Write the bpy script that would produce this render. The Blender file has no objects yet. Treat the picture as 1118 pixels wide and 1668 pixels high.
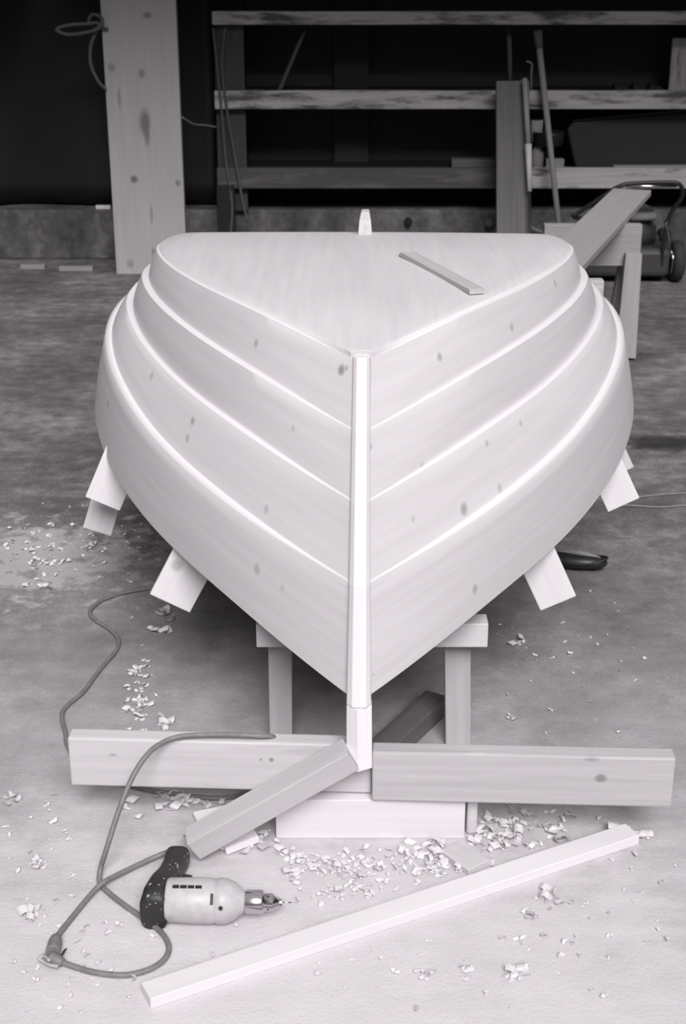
import bpy, math, random
import numpy as np
from mathutils import Vector, Matrix
random.seed(7)
C = bpy.context.scene.collection
S = bpy.context.scene
# ---------------------------------------------------------------- camera frame
FPX, CX, CY = 2316.7, 559.0, 834.0
PITCH = math.radians(22.0)
EYE = Vector((0, 0, 1.7))
FW = Vector((0, math.cos(PITCH), -math.sin(PITCH)))
UP = Vector((0, math.sin(PITCH), math.cos(PITCH)))
def ray(x, y):
    return FW + Vector((1, 0, 0)) * ((x - CX) / FPX) - UP * ((y - CY) / FPX)
def fl(x, y, z=0.0):                       # point at height z seen at pixel
    d = ray(x, y)
    return EYE + d * ((z - EYE.z) / d.z)
def at(x, y, D):                           # point at distance D from the camera along the floor
    d = ray(x, y)
    return EYE + d * (D / d.y)
def proj(p):
    q = Vector(p) - EYE
    w = q.dot(FW)
    return CX + FPX * q.x / w, CY - FPX * q.dot(UP) / w

# ---------------------------------------------------------------- materials
def nodes_of(name):
    m = bpy.data.materials.new(name)
    m.use_nodes = True
    nt = m.node_tree
    b = nt.nodes['Principled BSDF']
    return m, nt, b
def N(nt, typ, **kw):
    n = nt.nodes.new(typ)
    for k, v in kw.items():
        setattr(n, k, v)
    return n
def lk(nt, a, b):
    nt.links.new(a, b)
def grey(v, t=0.0):
    return (v * (1.0 + .014 + t), v * (1.0 - .03 - t), v * (1.0 + .004 ), 1)
def mathn(nt, op, a, b=None, clamp=False):
    n = N(nt, 'ShaderNodeMath', operation=op, use_clamp=clamp)
    for i, v in enumerate((a, b)):
        if v is None:
            continue
        if isinstance(v, (int, float)):
            n.inputs[i].default_value = v
        else:
            lk(nt, v, n.inputs[i])
    return n.outputs[0]
def mix(nt, fac, a, b):
    n = N(nt, 'ShaderNodeMix', data_type='RGBA')
    for sock, v in ((n.inputs['Factor'], fac), (n.inputs[6], a), (n.inputs[7], b)):
        if isinstance(v, tuple):
            sock.default_value = v
        elif isinstance(v, (int, float)):
            sock.default_value = v
        else:
            lk(nt, v, sock)
    return n.outputs[2]
def ramp(nt, fac, stops):
    top = max(1.0, max(q for q, _ in stops))
    if top > 1:
        fac = mathn(nt, 'MULTIPLY', fac, 1 / top)
        stops = [(q / top, v) for q, v in stops]
    r = N(nt, 'ShaderNodeValToRGB')
    e = r.color_ramp.elements
    while len(e) < len(stops):
        e.new(.5)
    for el, (p, v) in zip(e, stops):
        el.position = p
        el.color = v if isinstance(v, tuple) else (v, v, v, 1)
    lk(nt, fac, r.inputs[0])
    return r.outputs[0]
def noise(nt, vec, scale, detail=4, rough=.55):
    n = N(nt, 'ShaderNodeTexNoise')
    n.inputs['Scale'].default_value = scale
    n.inputs['Detail'].default_value = detail
    n.inputs['Roughness'].default_value = rough
    if vec is not None:
        lk(nt, vec, n.inputs['Vector'])
    return n.outputs[0]
def mapping(nt, vec, scale=(1, 1, 1), loc=(0, 0, 0)):
    n = N(nt, 'ShaderNodeMapping')
    n.inputs['Scale'].default_value = scale
    n.inputs['Location'].default_value = loc
    lk(nt, vec, n.inputs['Vector'])
    return n.outputs[0]
def plain(name, v, rough=.6, metal=0.0, spec=.5, var=.15, scale=30):
    m, nt, b = nodes_of(name)
    tc = N(nt, 'ShaderNodeTexCoord')
    f = noise(nt, tc.outputs['Object'], scale, 3)
    lk(nt, mix(nt, f, grey(v * (1 - var)), grey(v * (1 + var))), b.inputs['Base Color'])
    b.inputs['Roughness'].default_value = rough
    b.inputs['Metallic'].default_value = metal
    b.inputs['Specular IOR Level'].default_value = spec
    return m
def wood(name, v, contrast=.12, rough=.65, knots=(), patches=None, seed=0.0, grain=1.0):
    """Boards carry a UV map in metres: u along the grain, v across it."""
    m, nt, b = nodes_of(name)
    uv = N(nt, 'ShaderNodeUVMap').outputs[0]
    tc = N(nt, 'ShaderNodeTexCoord')
    gv = mapping(nt, uv, (2.2, 60 * grain, 1), (seed, seed * 1.7, 0))
    g = noise(nt, gv, 1.0, 5, .6)
    w = noise(nt, mapping(nt, uv, (1.2, 9, 1), (seed, seed, 0)), 1.0, 3)
    gg = mathn(nt, 'ADD', mathn(nt, 'MULTIPLY', g, .65), mathn(nt, 'MULTIPLY', w, .35))
    col = mix(nt, ramp(nt, gg, [(.3, 0.0), (.7, 1.0)]), grey(v * (1 - contrast)), grey(min(.95, v * (1 + contrast))))
    if patches is not None:
        pv, thr, sc = patches
        p = noise(nt, mapping(nt, uv, (sc, sc * 5, 1), (seed * 3, seed, 0)), 1.0, 5, .65)
        col = mix(nt, ramp(nt, p, [(thr - .06, 0.0), (thr + .06, 1.0)]), col, grey(pv))
    for (c, rx, ry, rz, dk) in knots:
        vs = N(nt, 'ShaderNodeVectorMath', operation='SUBTRACT')
        lk(nt, N(nt, 'ShaderNodeNewGeometry').outputs['Position'], vs.inputs[0])
        vs.inputs[1].default_value = c
        dv = N(nt, 'ShaderNodeVectorMath', operation='DIVIDE')
        lk(nt, vs.outputs[0], dv.inputs[0])
        dv.inputs[1].default_value = (rx, ry, rz)
        ln = N(nt, 'ShaderNodeVectorMath', operation='LENGTH')
        lk(nt, dv.outputs[0], ln.inputs[0])
        f = mathn(nt, 'ADD', ln.outputs['Value'], mathn(nt, 'MULTIPLY', g, .5))
        col = mix(nt, ramp(nt, f, [(.7, dk), (1.3, 0.0)]), col, grey(v * .35))
    lk(nt, col, b.inputs['Base Color'])
    b.inputs['Roughness'].default_value = rough
    b.inputs['Specular IOR Level'].default_value = .25
    bp = N(nt, 'ShaderNodeBump')
    bp.inputs['Strength'].default_value = .15
    bp.inputs['Distance'].default_value = .002
    lk(nt, g, bp.inputs['Height'])
    lk(nt, bp.outputs[0], b.inputs['Normal'])
    return m

# ---------------------------------------------------------------- mesh builder
class MB:
    def __init__(s):
        s.v, s.f, s.uv, s.sm, s.mi = [], [], [], [], []
    def face(s, idx, uv=None, smooth=False):
        s.f.append(tuple(idx)); s.uv.append(uv or [(0, 0)] * len(idx)); s.sm.append(smooth)
    def board(s, p0, p1, w, h, up=(0, 0, 1), cut0=0.0, cut1=0.0, w1=None, h1=None):
        """Timber from p0 to p1; w across, h along up.  cut: shift of the top edge at the ends (bevel cut)."""
        p0, p1 = Vector(p0), Vector(p1)
        a = (p1 - p0); L = a.length; a.normalize()
        u = Vector(up); u = (u - a * u.dot(a)).normalized()
        r = a.cross(u)
        w1 = w if w1 is None else w1; h1 = h if h1 is None else h1
        b0 = len(s.v)
        ro = random.uniform(0, 3)
        for (p, ww, hh, cut) in ((p0, w, h, cut0), (p1, w1, h1, cut1)):
            for (i, j) in ((-1, -1), (1, -1), (1, 1), (-1, 1)):
                s.v.append(p + r * (i * ww / 2) + u * (j * hh / 2) + a * (cut * (j + 1) / 2))
        d = (w, h, w, h); o = 0
        for k in range(4):
            k2 = (k + 1) % 4
            s.face((b0 + k, b0 + k2, b0 + 4 + k2, b0 + 4 + k), [(ro, ro + o), (ro, ro + o + d[k]), (ro + L, ro + o + d[k]), (ro + L, ro + o)])
            o += d[k] + .05
        s.face((b0 + 3, b0 + 2, b0 + 1, b0), [(ro, ro), (ro + .02, ro), (ro + .02, ro + h), (ro, ro + h)])
        s.face((b0 + 4, b0 + 5, b0 + 6, b0 + 7), [(ro, ro), (ro + .02, ro), (ro + .02, ro + h), (ro, ro + h)])
        return s
    def box(s, c, sx, sy, sz, rz=0.0):
        c = Vector(c); a = Vector((math.cos(rz), math.sin(rz), 0)) * (sx / 2)
        return s.board(c - a, c + a, sy, sz)
    def tube(s, pts, rad, n=10, caps=True, sub=0):
        P = [Vector(p) for p in pts]
        R = list(rad) if isinstance(rad, (list, tuple)) else [rad] * len(P)
        if sub:
            P, R = catmull(P, R, sub)
        t0 = (P[1] - P[0]).normalized()
        u = t0.orthogonal().normalized()
        b0 = len(s.v); M = len(P)
        for i in range(M):
            t = (P[min(i + 1, M - 1)] - P[max(i - 1, 0)]).normalized()
            u = (u - t * u.dot(t)).normalized(); w = t.cross(u)
            for k in range(n):
                q = 2 * math.pi * k / n
                s.v.append(P[i] + (u * math.cos(q) + w * math.sin(q)) * R[i])
        for i in range(M - 1):
            for k in range(n):
                k2 = (k + 1) % n
                s.face((b0 + i * n + k, b0 + i * n + k2, b0 + (i + 1) * n + k2, b0 + (i + 1) * n + k), smooth=True)
        if caps:
            s.face([b0 + k for k in range(n)][::-1]); s.face([b0 + (M - 1) * n + k for k in range(n)])
        return s
    def lathe(s, o, axis, prof, n=32, squash=1.0, up=(0, 0, 1)):
        """prof: (distance along axis, radius)."""
        o = Vector(o); a = Vector(axis).normalized()
        u = Vector(up) if abs(a.z) < .9 else Vector((0, 1, 0)); u = (u - a * u.dot(a)).normalized(); w = a.cross(u)
        b0 = len(s.v); M = len(prof)
        for (d, r) in prof:
            for k in range(n):
                q = 2 * math.pi * k / n
                s.v.append(o + a * d + u * (math.cos(q) * r * squash) + w * (math.sin(q) * r))
        for i in range(M - 1):
            for k in range(n):
                k2 = (k + 1) % n
                s.face((b0 + i * n + k, b0 + i * n + k2, b0 + (i + 1) * n + k2, b0 + (i + 1) * n + k), smooth=True)
        s.face([b0 + k for k in range(n)][::-1]); s.face([b0 + (M - 1) * n + k for k in range(n)])
        return s
    def prism(s, pts, ext):
        """Polygon (3D points) extruded by vector ext."""
        P = [Vector(p) for p in pts]; e = Vector(ext); b0 = len(s.v); n = len(P)
        s.v += P + [p + e for p in P]
        ax = (P[1] - P[0]).normalized(); nn = e.normalized(); ay = nn.cross(ax)
        u2 = [((p - P[0]).dot(ax), (p - P[0]).dot(ay)) for p in P]
        s.face([b0 + i for i in range(n)][::-1], u2[::-1]); s.face([b0 + n + i for i in range(n)], u2)
        for i in range(n):
            j = (i + 1) % n; L = (P[j] - P[i]).length; t = e.length
            s.face((b0 + i, b0 + j, b0 + n + j, b0 + n + i), [(0, 0), (L, 0), (L, t), (0, t)])
        return s
    def grid(s, fn, nu, nv, smooth=True, uvf=None, flip=False):
        b0 = len(s.v)
        for i in range(nu):
            for j in range(nv):
                s.v.append(Vector(fn(i / (nu - 1), j / (nv - 1))))
        for i in range(nu - 1):
            for j in range(nv - 1):
                q = [(i, j), (i + 1, j), (i + 1, j + 1), (i, j + 1)]
                if flip: q = q[::-1]
                s.face([b0 + a * nv + c for a, c in q], [uvf(a / (nu - 1), c / (nv - 1)) for a, c in q] if uvf else None, smooth)
        return s
    def build(s, name, mat, parent=None, loc=None, bevel=0.0, seg=2, fix=True, mat2=None):
        me = bpy.data.meshes.new(name)
        if parent is not None:
            loc = world_loc(parent)
        elif loc is None:
            xs = [v.x for v in s.v]; ys = [v.y for v in s.v]; zs = [v.z for v in s.v]
            loc = Vector(((min(xs) + max(xs)) / 2, (min(ys) + max(ys)) / 2, min(zs)))
        loc = Vector(loc)
        me.from_pydata([v - loc for v in s.v], [], s.f)
        ul = me.uv_layers.new(name='UVMap')
        k = 0
        for f in s.uv:
            for c in f:
                ul.data[k].uv = c; k += 1
        me.polygons.foreach_set('use_smooth', s.sm)
        me.materials.append(mat)
        if mat2 is not None: me.materials.append(mat2)
        for q_, mi in enumerate(s.mi): me.polygons[q_].material_index = mi
        if fix:
            import bmesh
            bm = bmesh.new(); bm.from_mesh(me)
            bmesh.ops.recalc_face_normals(bm, faces=bm.faces)
            bm.to_mesh(me); bm.free()
        me.update()
        o = bpy.data.objects.new(name, me); C.objects.link(o)
        if parent is not None:
            o.parent = parent; o['_w'] = tuple(loc)
        else:
            o.location = loc
        if bevel:
            b = o.modifiers.new('bevel', 'BEVEL'); b.width = bevel; b.segments = seg; b.limit_method = 'ANGLE'
            b.angle_limit = math.radians(40)
        return o
def world_loc(o):
    return Vector(o['_w']) if '_w' in o.keys() else Vector(o.location)
def lerp(a, b, t): return a + (b - a) * t
def catmull(P, R, sub):
    Q, T = [], []
    n = len(P)
    for i in range(n - 1):
        a, b, c, d = P[max(i - 1, 0)], P[i], P[i + 1], P[min(i + 2, n - 1)]
        for k in range(sub):
            t = k / sub
            Q.append(.5 * ((2 * b) + (c - a) * t + (2 * a - 5 * b + 4 * c - d) * t * t + (3 * b - a - 3 * c + d) * t ** 3))
            T.append(R[i] + (R[i + 1] - R[i]) * t)
    Q.append(P[-1]); T.append(R[-1])
    return Q, T
def tag(o, label, cat, group=None, kind=None):
    o['label'] = label; o['category'] = cat
    if group: o['group'] = group
    if kind: o['kind'] = kind
    return o
def thing(name, loc, label, cat, group=None):
    o = bpy.data.objects.new(name, None); C.objects.link(o)
    o.location = loc; o.empty_display_size = .1
    return tag(o, label, cat, group)
def struct(o):
    o['kind'] = 'structure'; return o

# ---------------------------------------------------------------- palette
m_plank = None   # filled after the hull is known (knots)
m_fresh = wood('fresh_pine', .80, .05, seed=2.1)
m_fresh2 = wood('fresh_pine_dull', .66, .08, seed=5.3)
m_beam = wood('beam_pine', .56, .14, seed=8.2, patches=(.40, .60, 2.0))
m_beam_worn = wood('beam_worn', .38, .18, seed=3.9, patches=(.54, .62, 4.0))
m_brace = wood('brace_wood', .50, .14, seed=1.2)
m_grey_wood = wood('grey_wood', .30, .18, seed=6.6)
m_leg = wood('trestle_wood', .48, .12, seed=4.4)
m_dark_wood = wood('dark_wood', .022, .3, seed=7.7)
m_rail = wood('rail_paint', .46, .3, seed=9.1, patches=(.10, .53, 2.2))
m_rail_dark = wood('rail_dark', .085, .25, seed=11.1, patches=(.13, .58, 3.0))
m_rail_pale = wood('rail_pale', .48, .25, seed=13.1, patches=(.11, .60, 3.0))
m_post_grey = wood('post_grey', .13, .3, seed=14.1)
m_black = plain('black_plastic', .014, .45)
m_tarp = plain('tarp_black', .009, .6, var=.4, scale=2)
m_cord = plain('cord_rubber', .19, .55, var=.35, scale=60)
m_drill_body = plain('drill_alloy', .50, .42, 0.0, var=.22, scale=55)
m_steel = plain('chuck_steel', .62, .22, 1.0, var=.1)
m_dark_metal = plain('dark_metal', .03, .5, .3)
m_box = plain('box_paint', .022, .6, var=.2)
m_mower = plain('mower_paint', .05, .45)
m_tyre = plain('tyre_rubber', .03, .8)
m_pale = plain('pale_paint', .5, .6)
m_rope = plain('rope_fibre', .10, .9)
m_rope2 = plain('wire_grey', .22, .7)
m_leather = plain('dark_leather', .02, .4, var=.3)
m_shave = plain('shaving', .68, .6, var=.08)
m_glass = plain('jar_grey', .35, .3)

# ---------------------------------------------------------------- setting
def floor_material():
    m, nt, b = nodes_of('packed_dirt')
    tc = N(nt, 'ShaderNodeTexCoord'); P = tc.outputs['Object']
    n1 = noise(nt, P, 2.2, 6, .6)
    n2 = noise(nt, P, 14, 6, .65)
    n3 = noise(nt, P, 130, 4, .7)
    sm = noise(nt, mapping(nt, P, (3.5, 16, 1)), 1.0, 5, .6)     # scuffs running sideways
    base = mathn(nt, 'ADD', mathn(nt, 'ADD', mathn(nt, 'MULTIPLY', n1, .43), mathn(nt, 'MULTIPLY', n2, .36)), mathn(nt, 'ADD', mathn(nt, 'MULTIPLY', sm, .17), mathn(nt, 'MULTIPLY', n3, .30)))
    dirt = ramp(nt, base, [(.47, grey(.06, .006)), (.63, grey(.155, .006)), (.80, grey(.36, .004))])
    # sawdust trodden in around the work area: nearest the camera and to the left, its fade also painting light falloff
    sx = N(nt, 'ShaderNodeSeparateXYZ'); lk(nt, P, sx.inputs[0])
    dx = mathn(nt, 'MULTIPLY', mathn(nt, 'ADD', sx.outputs[0], .15), .62)
    dy = mathn(nt, 'MULTIPLY', mathn(nt, 'ADD', sx.outputs[1], -1.85), 1.1)
    rr = mathn(nt, 'SQRT', mathn(nt, 'ADD', mathn(nt, 'MULTIPLY', dx, dx), mathn(nt, 'MULTIPLY', dy, dy)))
    n4 = noise(nt, P, 5.0, 6, .7)
    f = mathn(nt, 'ADD', rr, mathn(nt, 'MULTIPLY', mathn(nt, 'ADD', mathn(nt, 'ADD', mathn(nt, 'MULTIPLY', n4, .6), mathn(nt, 'MULTIPLY', sm, .4)), -.5), 1.9))
    dust_and_light = ramp(nt, f, [(.05, .95), (.55, .78), (.95, .46), (1.5, .24), (2.4, .0)])
    col = mix(nt, dust_and_light, dirt, grey(.70, .002))
    # light patch of chips at left and a dark patch at right
    for (cx_, cy_, rx, ry, dk, tgt, w) in ((-.91, 3.85, .42, .28, .6, grey(.6), 1.5), (1.17, 4.88, .26, .10, .85, grey(.03), .4)):
        ex = mathn(nt, 'DIVIDE', mathn(nt, 'ADD', sx.outputs[0], -cx_), rx)
        ey = mathn(nt, 'DIVIDE', mathn(nt, 'ADD', sx.outputs[1], -cy_), ry)
        rr2 = mathn(nt, 'SQRT', mathn(nt, 'ADD', mathn(nt, 'MULTIPLY', ex, ex), mathn(nt, 'MULTIPLY', ey, ey)))
        g = mathn(nt, 'ADD', rr2, mathn(nt, 'MULTIPLY', mathn(nt, 'ADD', n2, -.5), w * 3.2))
        col = mix(nt, ramp(nt, g, [(.45, dk), (1.1, 0.0)]), col, tgt)
    lk(nt, col, b.inputs['Base Color'])
    b.inputs['Roughness'].default_value = .95
    b.inputs['Specular IOR Level'].default_value = .1
    bp = N(nt, 'ShaderNodeBump')
    bp.inputs['Strength'].default_value = .5; bp.inputs['Distance'].default_value = .012
    lk(nt, base, bp.inputs['Height']); lk(nt, bp.outputs[0], b.inputs['Normal'])
    return m
WX = 4.2      # half width of the shed
YB = 8.05     # front face of the concrete plinth
ROOF_Y, ROOF_Z = 5.15, 3.1
g = MB(); g.v += [Vector((-9, -7, 0)), Vector((9, -7, 0)), Vector((9, 8.7, 0)), Vector((-9, 8.7, 0))]; g.face((0, 1, 2, 3))
struct(g.build('floor', floor_material(), loc=(0, 0, 0)))
def concrete_material():
    m, nt, b = nodes_of('stained_concrete')
    P = N(nt, 'ShaderNodeTexCoord').outputs['Object']
    a = noise(nt, mapping(nt, P, (5, 5, 1.6)), 1.0, 6, .65)
    c = noise(nt, P, 25, 4)
    s = mathn(nt, 'ADD', mathn(nt, 'MULTIPLY', a, .7), mathn(nt, 'MULTIPLY', c, .3))
    lk(nt, ramp(nt, s, [(.35, grey(.05)), (.5, grey(.10)), (.68, grey(.22))]), b.inputs['Base Color'])
    b.inputs['Roughness'].default_value = .9
    return m
m_conc = concrete_material()
m_wall = wood('shed_boards', .042, .35, seed=21.0)
ztop = at(559, 342, YB).z
struct(MB().board((-WX, YB + .175, ztop / 2), (WX, YB + .175, ztop / 2), .35, ztop).build('baseboard_back', m_conc, bevel=.01))
struct(MB().board((-WX, YB + .42, 1.6), (WX, YB + .42, 1.6), .08, 3.2).build('wall_back', m_wall))
for nm, sx in (('wall_left', -1), ('wall_right', 1)):
    struct(MB().board((sx * (WX + .05), -.8, 1.6), (sx * (WX + .05), 8.5, 1.6), .1, 3.2).build(nm, m_wall))
struct(MB().board((0, ROOF_Y, ROOF_Z + .05), (0, 8.5, ROOF_Z + .05), 2 * WX + .4, .1).build('ceiling', m_dark_wood))
k = 0
for (xa, xb, D) in ((545, 600, YB + .33), (372, 402, YB + .33)):
    pa, pb = at(xa, 200, D), at(xb, 200, D); k += 1
    struct(MB().board(((pa.x + pb.x) / 2, D, ztop), ((pa.x + pb.x) / 2, D, 3.1), pb.x - pa.x, .09, up=(0, 1, 0)).build('trim_%d' % k, wood('stud%d' % k,   .03, .2, seed=k)))

# ---------------------------------------------------------------- back of the shed
DR = 7.98     # plane of the rack's front rails
def zr(y, D=DR): return at(559, y, D).z
def xr(x, y, D=DR): return at(x, y, D).x
rack = thing('storage_rack', (1.3, DR, 0), 'long weathered timber storage rack of three rails nailed along the back wall', 'rack')
xl = xr(350, 160); xR = WX - .05
for (ya, yb, mat, th) in ((18, 40, m_rail, .05), (147, 177, m_rail, .05), (273, 306, m_rail_dark, .05)):
    za, zb = zr(ya), zr(yb)
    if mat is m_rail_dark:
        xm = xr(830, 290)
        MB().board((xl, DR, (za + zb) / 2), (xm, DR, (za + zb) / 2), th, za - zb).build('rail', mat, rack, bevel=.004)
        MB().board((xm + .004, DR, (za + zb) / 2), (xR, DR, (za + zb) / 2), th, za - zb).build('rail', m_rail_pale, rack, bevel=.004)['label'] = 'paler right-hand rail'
    else:
        MB().board((xl, DR, (za + zb) / 2), (xR, DR, (za + zb) / 2), th, za - zb).build('rail', mat, rack, bevel=.004)
    MB().board(((xl + xR) / 2, DR + .03, za - .03), ((xl + xR) / 2, YB + .36, za - .03), xR - xl, .02).build('shelf', m_dark_wood, rack)
xu0, xu1 = xr(352, 200), xr(400, 200)
MB().board(((xu0 + xu1) / 2, DR + .052, ztop + .002), ((xu0 + xu1) / 2, DR + .052, zr(18)), (xu1 - xu0), .05, up=(0, 1, 0)).build('upright', wood('upright_wood', .06, .3, seed=30), rack, bevel=.003)
xu0, xu1 = xr(356, 360), xr(384, 360)
MB().board(((xu0 + xu1) / 2, DR - .03, 0), ((xu0 + xu1) / 2, DR - .03, zr(306) + .02), (xu1 - xu0), .06, up=(0, 1, 0)).build('upright', m_dark_wood, rack, bevel=.003)
# wide board at left
DB = fl(200, 447).y
lo, hi = at(190, 447, DB), at(305, 447, DB)
cxb = (lo.x + hi.x) / 2; wb = hi.x - lo.x
kn = []
for (px, py, rx, rz, dk) in ((236, 200, .035, .085, .85), (219, 292, .026, .024, .95), (290, 298, .018, .020, .7), (231, 120, .02, .03, .6), (240, 225, .02, .05, .6), (247, 350, .010, .06, .5), (212, 430, .025, .03, .5), (194, 160, .012, .06, .5), (250, 410, .012, .03, .6), (240, 25, .03, .02, .7), (182, 110, .025, .03, .5)):
    p = at(px, py, DB); kn.append((tuple(p), rx, .2, rz, dk))
wbm = wood('wide_board', .42, .10, seed=15.5, knots=kn)
MB().board((cxb, DB + .025, 0), (cxb, DB + .025, 2.4), wb, .05, up=(0, 1, 0)).build('wide_board', wbm, bevel=.004)
tag(bpy.data.objects['wide_board'], 'wide pale knotty plank standing upright at left by the back wall', 'plank')
# hung black sheet left of the board
def tarp(u, v):
    x = -WX + .02 + u * (WX - .02 + at(345, 200, YB).x)
    z = ztop + .012 + v * (3.0 - ztop)
    y = YB + .12 + .035 * math.sin(u * 21 + v * 3) + .03 * math.sin(u * 9 - v * 5 + 1) - .05 * math.exp(-((u - .62 - v * .28) / .05) ** 2)
    return (x, y, z)
t = MB(); t.grid(tarp, 70, 24)
o = t.build('tarpaulin', m_tarp)
sl = o.modifiers.new('thick', 'SOLIDIFY'); sl.thickness = .004
tag(o, 'black sheet hanging in folds on the back wall left of the wide plank', 'tarpaulin')
# pale lath on the plinth, two floor laths
a, b = at(157, 345, YB + .03), at(181, 345, YB + .03)
MB().board((a.x, YB + .03, ztop + .011), (b.x, YB + .03, ztop + .011), .03, .02).build('wood_offcut', m_fresh, bevel=.002)
tag(bpy.data.objects['wood_offcut'], 'small bright offcut lying on the concrete ledge left of the wide plank', 'offcut')
for (x0, x1, y, lab) in ((34, 74, 434, 'short pale batten lying at the foot of the concrete ledge, nearer the left edge'), (97, 152, 437, 'longer pale batten lying at the foot of the concrete ledge beside the wide plank')):
    a, b = fl(x0, y, .012), fl(x1, y, .012)
    a.y = min(a.y, YB - .04); b.y = min(b.y, YB - .04)
    tag(MB().board((a.x, a.y, .012), (b.x, b.y, .012), .04, .024).build('batten', m_grey_wood, bevel=.002), lab, 'batten', 'battens at the foot of the ledge')
# hose and cords at the top left
h = MB()
c0 = at(160, 45, DB - .03)
pts = [at(172, 145, DB - .02), at(160, 132, DB - .03), at(148, 105, DB - .03), at(148, 75, DB - .03), at(157, 50, DB - .03), at(160, 38, DB - .04), at(140, 39, DB - .06), at(112, 41, DB - .07), at(92, 48, DB - .08), at(110, 56, DB - .08), at(140, 53, DB - .06), at(160, 46, DB - .05), at(166, 30, DB - .03), at(150, 24, DB - .02), at(146, 40, DB - .03), at(176, 48, DB - .006)]
h.tube(pts, .009, 8, sub=6)
tag(h.build('hose', m_rope), 'grey looped cord hooked on the left edge of the wide plank', 'cord')
h = MB(); h.tube([at(297, 191, DB + .03), at(315, 202, DB + .12), at(335, 204, DB + .22), at(352, 207, DR - .035)], .005, 6, sub=5)
tag(h.build('wire', m_rope2), 'thin pale wire slung between the wide plank and the rack', 'wire')
for (pp, lab) in (([(347, 45), (354, 110), (362, 190), (368, 260), (378, 330), (376, 380)], 'grey rope hanging down the rack end, its foot further left'), ([(367, 45), (362, 110), (370, 180), (382, 250), (394, 320), (404, 362)], 'grey rope hanging down the rack end, its foot further right')):
    h = MB(); h.tube([at(x, y, DR - .034 - (.004 if pp[0][0] == 367 else 0) - .028 * (y > 310)) for x, y in pp], .007, 7, sub=6)
    tag(h.build('rope', m_rope), lab, 'rope', 'ropes hanging at the left end of the rack')
tag(MB().board(at(496, 50, DR + .12), at(455, 147, DR + .06), .022, .016).build('stick', m_rope, bevel=.003), 'thin stick leaning on the rack between the top and middle rail', 'stick')
# leaning grey plank, sticks at right
D1 = 7.62
a0, a1 = at(812, 385, D1 - .02), at(808, 135, D1 + .22)
b0, b1 = at(859, 385, D1 - .02), at(862, 131, D1 + .22)
bot = (a0 + b0) / 2; top = (a1 + b1) / 2
dirv = (top - bot).normalized(); foot = bot - dirv * (bot.z / dirv.z)
tag(MB().board(foot + dirv * .01, top, (b1 - a1).length, .045, up=(0, 1, 0), w1=(b1 - a1).length).build('plank', m_post_grey, bevel=.003), 'dark grey plank leaning upright against the rack right of centre', 'plank')
tag(MB().tube([at(829, 42, DR + .1), at(831, 100, DR + .1), Vector((at(832, 132, DR + .1).x, DR + .1, zr(147) - .019))], .013, 8).build('pole', m_rope), 'thin grey pole standing behind the leaning grey plank', 'pole')
st = thing('paddle_stick', at(864, 360, 7.55), 'narrow stick with a white lower half leaning on the rack beside the grey plank', 'stick')
pA, pB, pC = at(855, 128, 7.775), at(861, 235, 7.67), at(863, 312, 7.60); pD = pC + (pC - pB) * ((.005 - pC.z) / (pC.z - pB.z))
MB().tube([pA, pB], .015, 8).build('shaft', m_grey_wood, st)
MB().tube([pB, lerp(pB, pC, .45), pC], [.019, .016, .012], 8).build('painted_section', m_pale, st)
MB().tube([pC, pD], .007, 8).build('tip', m_dark_metal, st)
p0_, p1_ = at(876, 50, DR - .05), at(906, 325, DR - .16)
dv = (p1_ - p0_).normalized(); ft = p0_ + dv * ((.01 - p0_.z) / dv.z)
hd = thing('long_handle', ft, 'long round wooden handle leaning diagonally on the rack right of the grey plank', 'handle')
MB().tube([p0_ + dv * .08, ft], [.017, .016], 10).build('shaft', wood('handle_wood', .26, .2, seed=17), hd)
MB().tube([p0_, p0_ + dv * .09], [.026, .02], 10).build('ferrule', m_rope, hd)
# things on the lower and middle shelf
zs = zr(273) - .018; zm = zr(147) - .018
DS = DR + .075
def shelfpt(x, D, z): return Vector((at(x, 250, D).x, D, z))
j = shelfpt(876, DS, zs)
MB().lathe(j, (0, 0, 1), [(0, .03), (.01, .034), (.09, .034), (.115, .022), (.128, .022)], 16).build('glass_jar', m_glass)
tag(bpy.data.objects['glass_jar'], 'small grey jar on the lower shelf under the dark pan', 'jar')
zj = zs + .128
pn = Vector((at(892, 240, DS).x, DS, zj))
MB().lathe(pn, (0, 0, 1), [(0, .075), (.01, .085), (.06, .09), (.075, .09), (.075, .08), (.02, .078)], 20).build('pan', m_dark_metal)
tag(bpy.data.objects['pan'], 'dark round pan resting on the small jar on the lower shelf', 'pan')
MB().lathe(Vector((at(875, 205, DS).x, DS, zj + .022)), (0, 0, 1), [(0, .03), (.115, .033), (.115, .028), (.02, .026)], 16).build('tin_can', m_pale)
tag(bpy.data.objects['tin_can'], 'pale tin can standing in the dark pan beside the leaning sticks', 'can')
MB().box(Vector((at(904, 262, DS).x, DS + .0, zs + .028)), .10, .05, .056).build('wood_block', m_grey_wood, bevel=.003)
tag(bpy.data.objects['wood_block'], 'small grey block on the lower shelf between the jar and dark box', 'block')
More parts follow.
